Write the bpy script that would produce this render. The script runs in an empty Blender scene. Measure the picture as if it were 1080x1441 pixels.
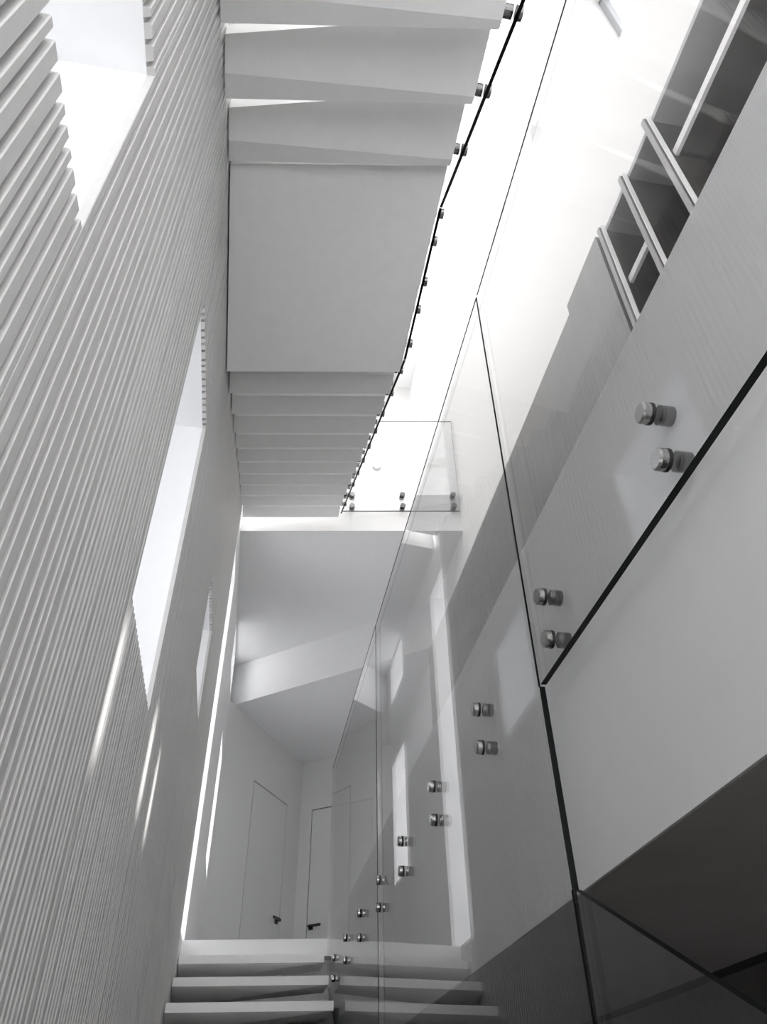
import bpy, bmesh, math, random
from mathutils import Vector, Matrix
C = bpy.context.scene.collection
S = 0.55            # metres per survey unit
DZ = 2.8            # eye height in survey units above the lower floor
K = 0.1527          # the cross direction of the stairs is 8.7 degrees off square
random.seed(7)
def P(x, y, z): return Vector((x*S, y*S, (z+DZ)*S))

# ---------------------------------------------------------------- camera
FPX = 1065.553
cam_d = bpy.data.cameras.new('camera'); cam = bpy.data.objects.new('camera', cam_d); C.objects.link(cam)
X = Vector((0.98591008, 0.09859101, 0.13513371)); 
def _v(px, py): 
    v = Vector((px-540.0, py-720.5, FPX)); v.normalize(); return v
Yc = _v(302, 1640); Zc = _v(518, -520); X = Yc.cross(Zc); X.normalize(); Zc = X.cross(Yc)
right = Vector((X[0], Yc[0], Zc[0])); down = Vector((X[1], Yc[1], Zc[1])); fwd = Vector((X[2], Yc[2], Zc[2]))
m = Matrix((right, -down, -fwd)).transposed().to_4x4(); m.translation = P(0, 0, 0)
cam.matrix_world = m
cam_d.sensor_fit = 'VERTICAL'; cam_d.sensor_height = 36.0; cam_d.sensor_width = 36.0*1080/1441
cam_d.lens = 36.0*FPX/1441.0
cam_d.clip_start = 0.02; cam_d.clip_end = 200
bpy.context.scene.camera = cam

# ---------------------------------------------------------------- world, sun, exposure
w = bpy.data.worlds.new('sky'); bpy.context.scene.world = w; w.use_nodes = True
bg = w.node_tree.nodes['Background']; bg.inputs[0].default_value = (0.985, 0.988, 1.0, 1); bg.inputs[1].default_value = 5.0
sd = bpy.data.lights.new('sun', 'SUN'); sd.energy = 21; sd.angle = math.radians(0.6); sd.color = (1, 0.985, 0.96)
sun = bpy.data.objects.new('sun', sd); C.objects.link(sun)
sun_dir = Vector((-1.0, -0.30, -2.3)).normalized()
sun.rotation_euler = sun_dir.to_track_quat('-Z', 'Y').to_euler()
sun.location = P(9, 5, 24)
vs = bpy.context.scene.view_settings
bpy.context.scene.display_settings.display_device = 'sRGB'
vs.view_transform = 'Standard'; vs.look = 'None'; vs.exposure = 0.2; vs.gamma = 1.0; vs.use_curve_mapping = False

# ---------------------------------------------------------------- materials
def mat(name, col, rough=0.6, metal=0.0, noise=0.0, scale=8.0, bump=0.0, spec=0.5, stretch=None):
    m = bpy.data.materials.new(name); m.use_nodes = True
    nt = m.node_tree; b = nt.nodes['Principled BSDF']
    b.inputs['Roughness'].default_value = rough; b.inputs['Metallic'].default_value = metal
    b.inputs['Specular IOR Level'].default_value = spec
    tc = nt.nodes.new('ShaderNodeTexCoord'); mp = nt.nodes.new('ShaderNodeMapping')
    nt.links.new(tc.outputs['Object'], mp.inputs[0])
    if stretch: mp.inputs['Scale'].default_value = stretch
    n = nt.nodes.new('ShaderNodeTexNoise'); n.inputs['Scale'].default_value = scale; n.inputs['Detail'].default_value = 6
    nt.links.new(mp.outputs[0], n.inputs['Vector'])
    r = nt.nodes.new('ShaderNodeValToRGB')
    r.color_ramp.elements[0].position = 0.3; r.color_ramp.elements[1].position = 0.7
    r.color_ramp.elements[0].color = [c*(1-noise) for c in col]+[1]; r.color_ramp.elements[1].color = [min(1, c*(1+noise)) for c in col]+[1]
    nt.links.new(n.outputs[0], r.inputs[0]); nt.links.new(r.outputs[0], b.inputs['Base Color'])
    if bump:
        bp = nt.nodes.new('ShaderNodeBump'); bp.inputs['Strength'].default_value = bump; bp.inputs['Distance'].default_value = 0.002
        nt.links.new(n.outputs[0], bp.inputs['Height']); nt.links.new(bp.outputs[0], b.inputs['Normal'])
    return m
WHITE = mat('white_paint', (0.87, 0.87, 0.87), 0.55, noise=0.01, scale=30, bump=0.05)
CEIL = mat('ceiling_paint', (0.85, 0.85, 0.855), 0.7, noise=0.01, scale=20)
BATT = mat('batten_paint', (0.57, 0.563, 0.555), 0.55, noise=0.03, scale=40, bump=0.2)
TREAD = mat('tread_lacquer', (0.92, 0.918, 0.91), 0.45, noise=0.015, scale=20)
DOOR = mat('door_paint', (0.72, 0.72, 0.72), 0.45, noise=0.01, scale=15)
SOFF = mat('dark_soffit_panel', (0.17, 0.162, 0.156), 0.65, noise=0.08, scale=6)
DARK = mat('shadow_gap', (0.004, 0.004, 0.004), 0.8)
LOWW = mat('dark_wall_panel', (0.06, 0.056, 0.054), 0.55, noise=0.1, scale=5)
WOOD = mat('grey_wood', (0.27, 0.265, 0.265), 0.45, noise=0.10, scale=5, bump=0.1, stretch=(6, 6, .5))
WOODL = mat('pale_grey_laminate', (0.42, 0.42, 0.43), 0.5, noise=0.04, scale=5)
WOODD = mat('dark_stained_wood', (0.050, 0.046, 0.043), 0.3, noise=0.3, scale=5, bump=0.1, stretch=(5, 5, .6))
CAP = mat('polished_steel', (0.45, 0.45, 0.44), 0.18, metal=1.0, noise=0.15, scale=40, stretch=(1, 8, 8))
STEEL = mat('brushed_steel', (0.15, 0.15, 0.148), 0.2, metal=1.0, noise=0.08, scale=60, stretch=(1, 12, 12))
RUB = mat('black_rubber', (0.006, 0.006, 0.006), 0.5)
BRONZE = mat('dark_handle_metal', (0.05, 0.05, 0.05), 0.35, metal=0.8)
EDGE = mat('glass_edge_dark', (0.004, 0.005, 0.005), 0.5, spec=0.15)
FRAME = mat('window_frame_grey', (0.35, 0.36, 0.38), 0.4)
FASC = mat('fascia_paint', (0.70, 0.70, 0.70), 0.55, noise=0.01, scale=20)
ROOM = mat('room_wall_paint', (0.73, 0.73, 0.73), 0.6, noise=0.01, scale=20)
FLOOR = mat('pale_floor', (0.70, 0.69, 0.68), 0.4, noise=0.05, scale=3)
def glass_mat(name, tint, f0):
    m = bpy.data.materials.new(name); m.use_nodes = True; nt = m.node_tree; nt.nodes.clear()
    out = nt.nodes.new('ShaderNodeOutputMaterial'); mix = nt.nodes.new('ShaderNodeMixShader')
    tr = nt.nodes.new('ShaderNodeBsdfTransparent'); tr.inputs[0].default_value = (*tint, 1)
    gl = nt.nodes.new('ShaderNodeBsdfGlossy'); gl.inputs['Roughness'].default_value = 0.0
    ge = nt.nodes.new('ShaderNodeNewGeometry'); dt = nt.nodes.new('ShaderNodeVectorMath'); dt.operation = 'DOT_PRODUCT'
    nt.links.new(ge.outputs['Normal'], dt.inputs[0]); nt.links.new(ge.outputs['Incoming'], dt.inputs[1])
    def M(op, a, b=None):
        n = nt.nodes.new('ShaderNodeMath'); n.operation = op
        for i, v in enumerate((a, b)):
            if v is None: continue
            if isinstance(v, (int, float)): n.inputs[i].default_value = v
            else: nt.links.new(v, n.inputs[i])
        return n.outputs[0]
    c = M('ABSOLUTE', dt.outputs['Value']); q = M('SUBTRACT', 1.0, c); q.node.use_clamp = True
    f = M('ADD', M('MULTIPLY', M('POWER', q, 5.0), 1-f0), f0)
    nt.links.new(f, mix.inputs[0]); nt.links.new(tr.outputs[0], mix.inputs[1]); nt.links.new(gl.outputs[0], mix.inputs[2])
    nt.links.new(mix.outputs[0], out.inputs[0]); return m
GLASS = glass_mat('clear_glass', (0.997, 0.997, 0.997), 0.045)
WGLASS = glass_mat('window_glass', (0.97, 0.97, 0.97), 0.04)
LGLASS = glass_mat('pale_window_glass', (0.90, 0.90, 0.905), 0.04)
SGLASS = glass_mat('added_skylight_glass', (0.96, 0.96, 0.96), 0.04)
TGLASS = glass_mat('tinted_window_glass', (0.62, 0.625, 0.64), 0.04)

# ---------------------------------------------------------------- helpers
def link_mesh(name, verts, faces, mats, parent=None, midx=None, smooth=False):
    me = bpy.data.meshes.new(name); me.from_pydata([tuple(v) for v in verts], [], faces)
    for mm in (mats if isinstance(mats, (list, tuple)) else [mats]): me.materials.append(mm)
    if midx:
        for p, i in zip(me.polygons, midx): p.material_index = i
    bm = bmesh.new(); bm.from_mesh(me); bmesh.ops.recalc_face_normals(bm, faces=bm.faces); bm.to_mesh(me); bm.free()
    if smooth:
        for p in me.polygons: p.use_smooth = True
    me.update()
    o = bpy.data.objects.new(name, me); C.objects.link(o)
    if parent is not None:
        o.parent = parent; o.matrix_parent_inverse = Matrix.Translation(parent.matrix_basis.translation).inverted() if parent.type == 'EMPTY' else Matrix.Identity(4)
    return o
BOXF = [(0,1,2,3),(4,7,6,5),(0,4,5,1),(1,5,6,2),(2,6,7,3),(3,7,4,0)]
def box(name, x0, x1, y0, y1, z0, z1, m, parent=None, skew=False):
    vs_ = []
    for z in (z0, z1):
        for x, y in ((x0,y0),(x1,y0),(x1,y1),(x0,y1)):
            vs_.append(P(x, y-(K*(x-1) if skew else 0), z))
    return link_mesh(name, vs_, BOXF, m, parent)
def prism(name, poly, z0, z1, m, parent=None):
    n = len(poly); v = [P(x, y, z0) for x, y in poly]+[P(x, y, z1) for x, y in poly]
    f = [tuple(range(n)), tuple(range(2*n-1, n-1, -1))]+[(i, (i+1) % n, n+(i+1) % n, n+i) for i in range(n)]
    return link_mesh(name, v, f, m, parent)
def boxes(name, lst, m, parent=None):
    v = []; f = []
    for (x0,x1,y0,y1,z0,z1) in lst:
        b = len(v)
        for z in (z0, z1):
            for x, y in ((x0,y0),(x1,y0),(x1,y1),(x0,y1)): v.append(P(x,y,z))
        f += [tuple(i+b for i in q) for q in BOXF]
    return link_mesh(name, v, f, m, parent)
def empty(name, loc, label=None, cat=None, group=None, kind=None):
    o = bpy.data.objects.new(name, None); C.objects.link(o); o.location = loc; o.empty_display_size = 0.1
    if label: o['label'] = label
    if cat: o['category'] = cat
    if group: o['group'] = group
    if kind: o['kind'] = kind
    return o
def tag(o, label=None, cat=None, group=None, kind=None):
    if label: o['label'] = label
    if cat: o['category'] = cat
    if group: o['group'] = group
    if kind: o['kind'] = kind
    return o
def struct(o): o['kind'] = 'structure'; return o

# ---------------------------------------------------------------- the shell
XL = -0.60; XR = 2.97; XG = 1.0
ZT = 15.0; ZB = -DZ; Y0 = -3.0; Y1 = 18.0
TH = 0.95                       # left wall thickness
WIN = [(0.05, 1.165, 1.915, 2.985), (2.90, 4.02, 1.89, 4.155), (6.26, 7.31, 3.38, 4.42), (9.23, 10.1, 1.90, 7.05),
       (12.6, 13.8, 3.60, 5.67), (12.5, 13.75, 6.92, 7.75)]
# backing of the left wall, cut into blocks round the openings
ys = sorted(set([Y0, Y1]+[a for q in WIN for a in q[:2]]))
blocks = []
for a, b in zip(ys[:-1], ys[1:]):
    holes = sorted([(q[2], q[3]) for q in WIN if q[0] <= a+1e-6 and q[1] >= b-1e-6])
    z = ZB-0.2
    for h0, h1 in holes:
        blocks.append((XL-TH, XL-0.028, a, b, z, h0)); z = h1
    blocks.append((XL-TH, XL-0.028, a, b, z, ZT+0.2))
wl = empty('wall_left', P(XL-0.4, 0, 0), 'white wall clad in narrow vertical battens along the stair', None, None, 'structure')
boxes('wall_backing', blocks, WHITE, wl)
YB = 9.23
# smooth plaster beyond the tall slot
pl = []
ys2 = [y for y in ys if y >= YB]
for a, b in zip(ys2[:-1], ys2[1:]):
    holes = sorted([(q[2], q[3]) for q in WIN if q[0] <= a+1e-6 and q[1] >= b-1e-6]); z = ZB
    for h0, h1 in holes: pl.append((XL-0.028, XL, a, b, z, h0)); z = h1
    pl.append((XL-0.028, XL, a, b, z, ZT))
boxes('plaster_face', pl, WHITE, wl)
# battens: irregular widths, shared meshes
_bc = {}
def batten(y, wd, z0, z1):
    key = (round(wd, 3), round(z0, 3), round(z1, 3))
    if key not in _bc:
        c = 0.010
        prof = [(XL-0.028, 0), (XL-0.003, 0.000), (XL, 0.003), (XL, wd-0.003), (XL-0.003, wd), (XL-0.028, wd+0.006)]
        n = len(prof); v = [Vector((px*S, py*S, z*S)) for z in (z0, z1) for px, py in prof]
        f = [tuple(range(n)), tuple(range(2*n-1, n-1, -1))]+[(i, (i+1) % n, n+(i+1) % n, n+i) for i in range(n)]
        me = bpy.data.meshes.new('batten'); me.from_pydata(v, [], f); me.materials.append(BATT)
        bm = bmesh.new(); bm.from_mesh(me); bmesh.ops.recalc_face_normals(bm, faces=bm.faces); bm.to_mesh(me); bm.free()
        _bc[key] = me
    o = bpy.data.objects.new('batten', _bc[key]); C.objects.link(o); o.parent = wl
    o.matrix_parent_inverse = Matrix.Translation(wl.location).inverted()
    o.location = (0, y*S, DZ*S)
widths = [0.050, 0.028, 0.042, 0.034, 0.056, 0.030, 0.046, 0.036]; GAP = 0.023
brk = [0.05, 1.165, 2.90, 4.02, 6.26, 7.31, YB]
for a, b in zip(brk[:-1], brk[1:]):
    ws_ = []
    while sum(ws_)+GAP*len(ws_) < b-a: ws_.append(random.choice(widths))
    k_ = (b-a-GAP*(len(ws_)-1))/sum(ws_); y = a
    h = [(q[2], q[3]) for q in WIN if q[0] <= (a+b)/2 <= q[1]]
    for wd in ws_:
        wd = wd*k_
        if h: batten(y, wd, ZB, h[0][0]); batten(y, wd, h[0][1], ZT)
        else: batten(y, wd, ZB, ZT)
        y += wd+GAP
# windows of the left wall
for k, (a, b, z0, z1) in enumerate(WIN):
    wn = empty('window_%d' % (k+1), P(XL-TH+0.06, (a+b)/2, z0), None, None, None, 'structure')
    t = 0.05; xo = XL-TH+0.03
    boxes('window_frame', [(xo, xo+.07, a, b, z0, z0+t), (xo, xo+.07, a, b, z1-t, z1), (xo, xo+.07, a, a+t, z0+t, z1-t), (xo, xo+.07, b-t, b, z0+t, z1-t)], WHITE, wn)
    box('pane', xo+.028, xo+.042, a+t, b-t, z0+t, z1-t, TGLASS if k < 3 else LGLASS, wn)

# right wall with one window high up and added sun slits
RW = (1.05, 2.42, 8.75, 10.5)
SUN_SLIT = [(3.94, 4.21, 9.40, 11.34), (5.33, 5.64, 9.70, 11.60), (5.84, 6.12, 9.70, 11.55)]  # slits added only to throw sun streaks on the left wall
rb = []; prev = Y0
for (a, b, z0, z1) in [RW]+SUN_SLIT:
    rb += [(XR, XR+.6, prev, a, ZB-.2, ZT+.2), (XR, XR+.6, a, b, ZB-.2, z0), (XR, XR+.6, a, b, z1, ZT+.2)]; prev = b
rb.append((XR, XR+.6, prev, Y1, ZB-.2, ZT+.2))
struct(boxes('wall_right', rb, WHITE))
for k, (a, b, z0, z1) in enumerate(SUN_SLIT):  # panes of the added sun slits, not real windows
    wn = empty('window_%d' % (9+k), P(XR+.5, (a+b)/2, z0), None, None, None, 'structure')
    box('pane', XR+.55, XR+.565, a, b, z0, z1, WGLASS, wn)
wn = empty('window_7', P(XR+.3, 1.7, RW[2]), None, None, None, 'structure')
a, b, z0, z1 = RW
boxes('window_frame', [(XR+.2, XR+.3, a, b, z0, z0+.07), (XR+.2, XR+.3, a, b, z1-.07, z1), (XR+.2, XR+.3, a, a+.07, z0, z1), (XR+.2, XR+.3, b-.07, b, z0, z1)], FRAME, wn)
box('pane', XR+.24, XR+.255, a+.07, b-.07, z0+.07, z1-.07, WGLASS, wn)
# back (behind the camera), far walls, floor, roof with a skylight added to brighten the upper right wall
struct(boxes('wall_back', [(XL-TH, XL, Y0-.3, Y0, ZB-.2, ZT+.2), (XR, XR+.6, Y0-.3, Y0, ZB-.2, ZT+.2), (XL, XR, Y0-.3, Y0, ZB-.2, -1.6), (XL, XR, Y0-.3, Y0, 6.2, ZT+.2)], WHITE))
wn = empty('window_12', P(1.2, Y0, -1.6), None, None, None, 'structure')  # unseen glazing behind the camera, added to light the near end
boxes('window_frame', [(XL+j*1.19-.03, XL+j*1.19+.03, Y0-.2, Y0-.1, -1.2, 5.6) for j in range(4)], WHITE, wn)
box('pane', XL, XR, Y0-.16, Y0-.145, -1.6, 6.2, WGLASS, wn)
struct(box('wall_far', XL-TH, XR+.6, Y1, Y1+.3, ZB-.2, 8.6, WHITE))
struct(box('wall_far_upper', XL, XR, 12.3, 12.6, 8.6, ZT, ROOM))
struct(box('floor', XL-TH, XR+.6, Y0, Y1, ZB-.2, ZB, FLOOR))
SK = (-0.35, 2.75, 1.0, 11.0)
struct(boxes('ceiling', [(XL-TH, SK[0], Y0, Y1, ZT, ZT+.4), (SK[1], XR+.6, Y0, Y1, ZT, ZT+.4), (SK[0], SK[1], Y0, SK[2], ZT, ZT+.4), (SK[0], SK[1], SK[3], Y1, ZT, ZT+.4)], CEIL))
skl = empty('window_8', P(1.2, 6, ZT), None, None, None, 'structure')  # unseen skylight, added as a light source from above
boxes('added_skylight_bar', [(SK[0], SK[1], SK[2]+j*2-.08, SK[2]+j*2+.08, ZT+.15, ZT+.35) for j in range(1, 5)], WHITE, skl)
box('pane', SK[0], SK[1], SK[2], SK[3], ZT+.36, ZT+.38, SGLASS, skl)

# ---------------------------------------------------------------- level A : landing and gallery
ZA = 1.90
XF = 1.05        # face of the gallery edge
fr = lambda x, y0=9.46: y0-K*(x-1)
struct(prism('floor_landing', [(XL, fr(XL)), (XF, fr(XF)), (XF, Y1), (XL, Y1)], ZA-.17, ZA, WHITE))
struct(prism('trim_1', [(XL, fr(XL)+.22), (XF, fr(XF)+.22), (XF, Y1), (XL, Y1)], ZA-.62, ZA-.17, WHITE))
struct(box('floor_gallery', XF+.10, XR, Y0, Y1, 0.68, ZA, WHITE))
struct(box('trim_2', XF, XF+.10, Y0, Y1, 0.635, 2.0, FASC))
XW = 2.13
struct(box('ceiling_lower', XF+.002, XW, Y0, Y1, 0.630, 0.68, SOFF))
struct(box('trim_3', XW, XW+.05, Y0, Y1, 0.60, 0.68, DARK))
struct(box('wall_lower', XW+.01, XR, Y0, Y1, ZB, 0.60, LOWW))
# far room: two walls meeting in a corner, each with a flush door
def flush_wall(name, dname, a, b, s0, s1, ztop, ztopwall, handle_s, hdir, dlabel):
    a = Vector(a); b = Vector(b); L = (b-a).length; d = (b-a)/L; n = Vector((d.y, -d.x))
    if n.y > 0: n = -n
    def slab(nm, t0, t1, z0, z1, off, th, m, parent=None, kind=False):
        q = [a+d*t0+n*off, a+d*t1+n*off, a+d*t1+n*(off-th), a+d*t0+n*(off-th)]
        return prism(nm, [tuple(p) for p in q], z0, z1, m, parent)
    e = empty(name, P(a.x, a.y, ZA), None, None, None, 'structure')
    g = .022
    slab('wall_panel', 0, s0-g, ZA, ztopwall, 0, .12, ROOM, e); slab('wall_panel', s1+g, L, ZA, ztopwall, 0, .12, ROOM, e)
    slab('wall_panel', s0-g, s1+g, ztop+g, ztopwall, 0, .12, ROOM, e)
    slab('reveal_backing', s0-g, s1+g, ZA, ztop+g, -.07, .05, DARK, e)
    dr = empty(dname, P(*(a+d*s0), ZA), None, None, None, 'structure')
    slab('door_leaf', s0, s1, ZA+.02, ztop, 0, .07, DOOR, dr)
    # lever handle
    c = a+d*handle_s; zc = 3.52
    slab('handle_rose', handle_s-.045, handle_s+.045, zc-.045, zc+.045, .03, .03, BRONZE, dr)
    slab('handle_lever', min(handle_s, handle_s+hdir*.26), max(handle_s, handle_s+hdir*.26), zc-.005, zc+.035, .11, .035, BRONZE, dr)
    slab('handle_neck', handle_s-.02, handle_s+.02, zc-.01, zc+.03, .11, .1, BRONZE, dr)
c0 = (-0.60, 13.95); cor = (1.09, 16.85); c2 = (2.97, 15.47)
L1_ = (Vector(cor)-Vector(c0)).length
def sof(c, x): return (x-c[0])/((Vector(cor)-Vector(c0)).normalized().x)
flush_wall('wall_far_left', 'door_1', c0, cor, sof(c0, .035), sof(c0, .76), 5.75, 6.9, sof(c0, .69), -1, '')
flush_wall('wall_far_right', 'door_2', cor, c2, .31, 1.75, 5.80, 6.9, .40, 1, '')
# dropped ceiling with a slanted front
bf = lambda x: 14.12-.807*(x+.51)
struct(prism('ceiling_dropped', [(XL, bf(XL)), (XR, bf(XR)), (XR, Y1), (XL, Y1)], 6.9, 7.80, CEIL))

# ---------------------------------------------------------------- level B slab
ZU = 8.57
struct(prism('floor_upper', [(XL, fr(XL, 9.49)), (XR, fr(XR, 9.49)), (XR, Y1), (XL, Y1)], 7.787, ZU, CEIL))

# ---------------------------------------------------------------- treads
def make_tread(name, xr, yn, yf, zb, th, nl=0.0, chamf=None, dip=0.0, bl=0.0, parent=None, m=TREAD):
    """yn,yf at x = xr ; cross edges follow the skew ; nl moves the near left corner back ; chamf=(left,right) widths of the raised back strip"""
    sk = lambda x, y: y-K*(x-xr)
    xl = XL+0.012
    if chamf is None:
        # underside in two triangles, the far right corner raised by dip
        v = [P(xl, sk(xl, yn)+nl, zb), P(xr, yn, zb), P(xr, yf, zb+dip), P(xl, sk(xl, yf), zb-bl),
             P(xl, sk(xl, yn)+nl, zb+th), P(xr, yn, zb+th), P(xr, yf, zb+th), P(xl, sk(xl, yf), zb+th)]
        f = [(0,1,3), (1,2,3), (4,7,6,5), (0,4,5,1), (1,5,6,2), (2,6,7,3), (3,7,4,0)]
    else:
        cl, cr = chamf; up = .05
        v = [P(xl, sk(xl, yn)+nl, zb), P(xr, yn, zb), P(xr, yf-cr, zb), P(xl, sk(xl, yf)-cl, zb),
             P(xl, sk(xl, yn)+nl, zb+th), P(xr, yn, zb+th), P(xr, yf, zb+th), P(xl, sk(xl, yf), zb+th),
             P(xr, yf, zb+cr*.35), P(xl, sk(xl, yf), zb+cl*.35)]
        f = [(0,1,2,3), (3,2,8,9), (4,7,6,5), (0,4,5,1), (1,5,6,8,2), (8,6,7,9), (9,7,4,0,3)]
    return link_mesh(name, v, f, m, parent)
# lower flight, rising away to the landing
low = empty('lower_staircase', P(0, 9, 1.2), 'lower flight of white open treads rising to the landing with the doors', 'staircase')
for k in range(-1, 14):
    yn = 8.687-.494*k; zt = 1.418-.280*k
    if zt-.08 < ZB: break
    make_tread('tread', .935, yn, yn+.485, zt-.078, .078, dip=.0, bl=.11, parent=low)
# middle flight, landing and upper flight
up = empty('upper_staircase', P(0, 4.3, 5.4), 'upper staircase seen from below, white treads and flat half-landing', 'staircase')
XE = .935; q = XE/.9
f2 = [(1.255, 4.562), (1.733, 4.811), (2.226, 5.059)]
fy = [.77, 1.255*q, 1.733*q, 2.226*q]; fz = [4.31*q, 4.562*q, 4.811*q, 5.059*q]
for k in range(1, 4):
    make_tread('tread', XE, fy[k]-.50, fy[k], fz[k], .16, nl=.12, chamf=(.17, .05), parent=up)
make_tread('tread', XE, fy[0]-.5, fy[0], fz[0], .16, nl=.12, chamf=(.17, .05), parent=up)
make_tread('tread', XE, fy[0]-1.0, fy[0]-.5, fz[0]-.26, .16, nl=.12, chamf=(.17, .05), parent=up)
ZL = 5.17*q
make_tread('half_landing', XE, fy[3]+.045, 4.075*q, ZL, .42, nl=0, parent=up)
ty = [4.075, 4.53, 5.003, 5.514, 5.987, 6.469, 6.95, 7.44, 7.93, 8.42, 8.90]
tz = [5.17, 5.41, 5.648, 5.91, 6.165, 6.419, 6.67, 6.925, 7.17, 7.40, 7.57]
for k in range(1, 11):
    yp = ty[k-1]*q; yf = ty[k]*q; zb = tz[k]*q; zp = tz[k-1]*q
    g = (zb-zp)*yp/zp+.035
    sk = lambda x, y: y-K*(x-XE)
    v = []
    for x in (XL+.012, XE):
        v += [P(x, sk(x, yp+g), zb), P(x, sk(x, yf), zb), P(x, sk(x, yf), zb+.17), P(x, sk(x, yp+.02), zb+.17), P(x, sk(x, yp+.02), zb+.12)]
    f = [(0,1,2,3,4), (9,8,7,6,5)]+[(i, (i+1) % 5, 5+(i+1) % 5, 5+i) for i in range(5)]
    link_mesh('tread', v, f, TREAD, up)

# ---------------------------------------------------------------- glass balustrades
def cyl(name, axis, c, r, h0, h1, m, parent, n=20, bev=.0):
    """cylinder along x (axis 0) from h0 to h1, centre c=(other two coords)"""
    prof = [(h0, r-bev), (h0+bev, r), (h1, r)] if bev else [(h0, r), (h1, r)]
    v = []; f = []
    for h, rr in prof:
        for i in range(n):
            a = 2*math.pi*i/n; u, w_ = rr*math.cos(a), rr*math.sin(a)
            v.append(P(h, c[0]+u, c[1]+w_) if axis == 0 else P(c[0]+u, h, c[1]+w_))
    for j in range(len(prof)-1):
        for i in range(n): f.append((j*n+i, j*n+(i+1) % n, (j+1)*n+(i+1) % n, (j+1)*n+i))
    f.append(tuple(range(n))); f.append(tuple(range(len(v)-1, len(v)-n-1, -1)))
    return link_mesh(name, v, f, m, parent)
def standoff(parent, y, z, xwall, r=.031, side=-1):
    """button on the camera side of the glass, gasket, sleeve through to the face"""
    s = cyl('standoff', 0, (y, z), r*.92, XG+.011, xwall, STEEL, parent, 20) if xwall > XG else cyl('standoff', 0, (y, z), r*.92, xwall, XG-.011, STEEL, parent, 16)
    if xwall > XG:
        c = cyl('cap', 0, (y, z), r, XG-.046, XG-.022, CAP, s, 24, bev=.006)
        g = cyl('gasket', 0, (y, z), r*1.03, XG-.022, XG-.011, RUB, s, 20)
    else:
        c = cyl('cap', 0, (y, z), r, XG+.018, XG+.045, STEEL, s, 16)
        g = cyl('gasket', 0, (y, z), r*1.03, XG+.011, XG+.018, RUB, s, 16)
    return s
def panel(name, poly, label, group=None, th=.011, dark=(0,), thin=()):
    """poly: (y,z) outline in the plane x = XG"""
    ys_ = [p[0] for p in poly]; zs_ = [p[1] for p in poly]
    e = empty(name, P(XG, sum(ys_)/len(ys_), min(zs_)), label, 'glass panel', group)
    n = len(poly); v = [P(XG-th, y, z) for y, z in poly]+[P(XG+th, y, z) for y, z in poly]
    f = [tuple(range(n)), tuple(range(2*n-1, n-1, -1))]+[(i, (i+1) % n, n+(i+1) % n, n+i) for i in range(n)]
    o = link_mesh('glass_sheet', v, f, [GLASS, EDGE], e, [0, 0]+[1 if i in dark else 0 for i in range(n)])
    for i in thin:
        (ya, za), (yb_, zb_) = poly[i], poly[(i+1) % n]; L = math.hypot(yb_-ya, zb_-za); ny, nz = -(zb_-za)/L*.006, (yb_-ya)/L*.006
        vv = [P(x, y, z) for x in (XG-th-.001, XG-th+.005) for y, z in ((ya, za), (yb_, zb_), (yb_+ny, zb_+nz), (ya+ny, za+nz))]
        link_mesh('edge_line', vv, BOXF, EDGE, e)
    return e
lowz = lambda y: 1.392+.567*(y-8.687)-.33
TOP = 3.76
pA = panel('glass_balustrade', [(2.36, lowz(2.36)), (5.995, lowz(5.995)), (5.995, TOP+.06), (2.36, TOP), (2.36, 1.3), (2.36, .62)], 'tall clear glass sheet between the two vertical joints beside the gallery edge', dark=(0, 4), thin=(1, 2, 3, 5))
pB = panel('glass_balustrade', [(-1.2, 1.30), (2.345, 1.30), (2.345, TOP), (-1.2, TOP)], 'nearest glass sheet on the right with a thick black bottom edge', thin=(2,))
pC = panel('glass_balustrade', [(.75, .625+.52*(.75-2.36)-1.9), (2.345, lowz(2.345)), (2.345, .617), (.75, .625+.52*(.75-2.36))], 'low glass sheet with sloping top edge under the dark gallery soffit', dark=(0, 2), thin=(1,))
pD = panel('glass_balustrade', [(6.005, lowz(6.005)), (9.30, lowz(9.30)), (9.42, 1.6), (9.42, TOP+.06), (6.005, TOP+.06)], 'farthest glass sheet beside the lower treads at the landing', thin=(3,))
for k in range(9):
    y = [1.27, 2.175, 3.095, 4.037, 4.98, 5.872, 6.84, 7.75, 8.64][k]
    for z in (1.385, 1.565):
        standoff(pB if k < 2 else pA if k < 6 else pD, y, z, XF)
glz = lambda y: 5.62+.588*(y-2.798) if y < 2.798 else 5.62 if y < 4.285 else 5.62+.486*(y-4.285)
H = 2.4
pU = panel('glass_balustrade', [(.2, glz(.2)), (2.79, glz(2.79)), (2.79, glz(2.79)+H), (.2, glz(.2)+H)], 'glass guard beside the first treads of the upper staircase at the top of the picture')
pV = panel('glass_balustrade', [(2.80, 5.62), (4.28, 5.62), (4.28, 5.62+H), (2.80, 5.62+H)], 'glass guard along the flat half-landing overhead')
pW = panel('glass_balustrade', [(4.29, glz(4.29)), (9.47, glz(9.47)), (9.47, glz(9.47)+H), (4.29, glz(4.29)+H)], 'long sloping glass guard along the far upper flight')
for (px, py_, z_) in [(0, 1.22, 0), (0, 1.74, 0), (0, 2.24, 0)]:
    standoff(pU, py_, glz(py_)+.10, XE, .042)
for yy in (2.83+.05, 3.12, 3.5, 3.78, 4.15):
    standoff(pV, yy, 5.70, XE, .042)
for k in range(1, 11):
    yy = ty[k]*q-.12
    for dz in (.08, .24): standoff(pW, yy, glz(yy)+dz, XE, .036)
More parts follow.
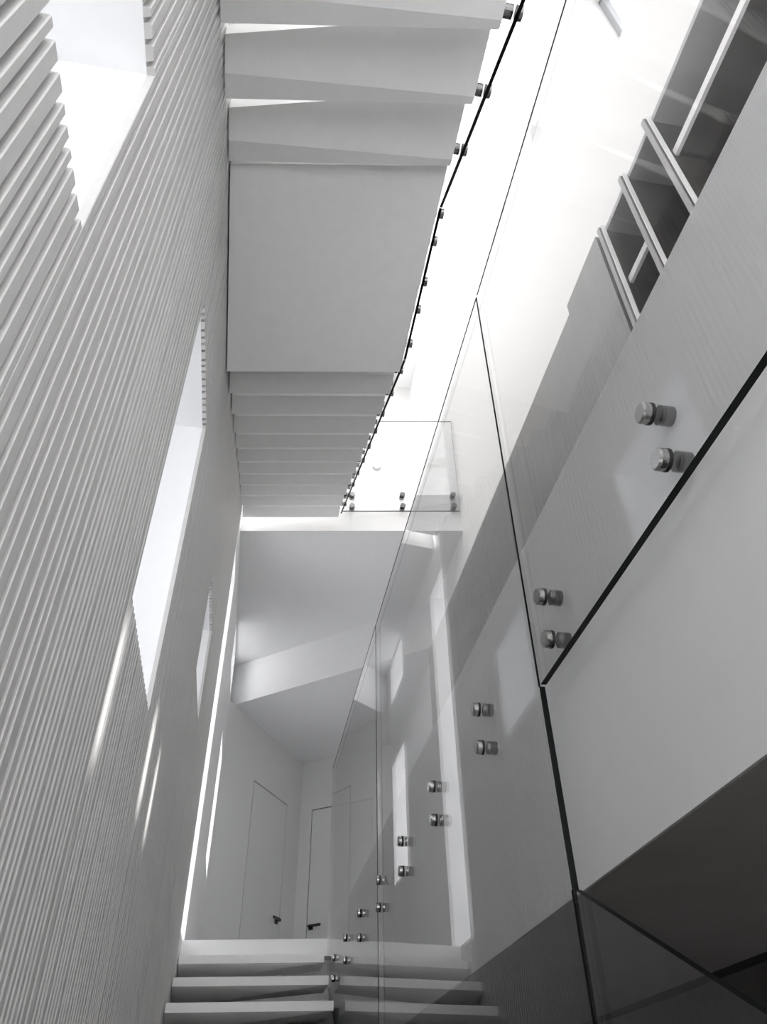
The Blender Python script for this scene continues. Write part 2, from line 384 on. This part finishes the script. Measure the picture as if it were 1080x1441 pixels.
# cross balustrade on the upper slab edge
e = empty('glass_balustrade', P(2, 9.3, 8.15), 'glass sheet across the upper floor edge with six steel buttons', 'glass panel')
def yb(x): return fr(x, 9.42)
v = [P(x, yb(x)+o, z) for o in (-.011, .011) for x, z in ((1.02, 8.15), (2.94, 8.15), (2.94, 10.32), (1.02, 10.32))]
link_mesh('glass_sheet', v, [(0,1,2,3), (7,6,5,4), (0,4,5,1), (1,5,6,2), (2,6,7,3), (3,7,4,0)], [GLASS, EDGE], e, [0,0,1,1,1,1])
for x in (1.17, 2.0, 2.84):
    for z in (8.24, 8.49):
        s = cyl('standoff', 1, (x, z), .042, yb(x)+.011, fr(x, 9.49), STEEL, e, 16)
        cyl('cap', 1, (x, z), .045, yb(x)-.05, yb(x)-.011, STEEL, s, 16)

# ---------------------------------------------------------------- shelving on the gallery
XC = 2.3; ZC = 5.57
cab = empty('shelf_unit', P(XC, 1.6, ZA), 'open shelf unit with dark wood niches and pale grey uprights on the gallery', 'shelf')
box('back_panel', XR-.05, XR-.005, .2, 2.75, ZA, ZC, WOODD, cab)
box('top_board', XC+.012, XR-.05, .2, 2.75, ZC-.05, ZC, WOODL, cab)
for yy in (.25, 1.886, 2.30, 2.72):
    u = box('upright', XC+.012, XR-.05, yy-.0, yy+.05, ZA, ZC-.05, WOODD, cab)
    box('upright_edge', XC-.03, XC+.012, yy+.022, yy+.062, ZA, ZC+.03, WOODL, u)
    box('edge_groove', XC-.02, XC+.012, yy, yy+.022, ZA, ZC+.01, WOODD, u)
    box('edge_strip', XC-.03, XC+.005, yy-.008, yy, ZA, ZC+.01, TREAD, u)
for a_, b_, z_ in ((.30, 1.886, 5.03), (.30, 1.886, 3.6), (1.936, 2.30, 3.9), (2.35, 2.72, 4.83), (2.35, 2.72, 3.5)):
    s = box('shelf', XC+.06, XR-.05, a_, b_, z_-.02, z_+.03, WOODD, cab)
    box('shelf_edge', XC+.035, XC+.06, a_, b_, z_-.03, z_+.04, TREAD, s)
tc = empty('tall_cabinet', P(XC, 5, ZA), 'long run of flat grey wood cupboards below the bright right wall', 'cabinet')
box('cabinet_body', XC+.02, XR-.005, 2.82, 9.3, ZA, ZC-.02, WOOD, tc)
box('door', XC-.03, XC+.02, 2.82, 3.47, ZA+.05, ZC+.02, WOOD, tc)
for a_, b_ in ((3.48, 4.9), (4.91, 6.35), (6.36, 7.8), (7.81, 9.29)):
    box('door', XC, XC+.02, a_, b_, ZA+.05, ZC-.03, WOOD, tc)

# small round light on the upper far wall
e = empty('wall_light', P(2.08, 12.3, 12.055), 'small round white light on the far wall above the upper glass sheet', 'lamp')
cyl('light_ring', 1, (2.08, 12.055), .10, 12.3, 12.24, FRAME, e, 24)
cyl('light_disc', 1, (2.08, 12.055), .07, 12.245, 12.22, TREAD, e, 24)
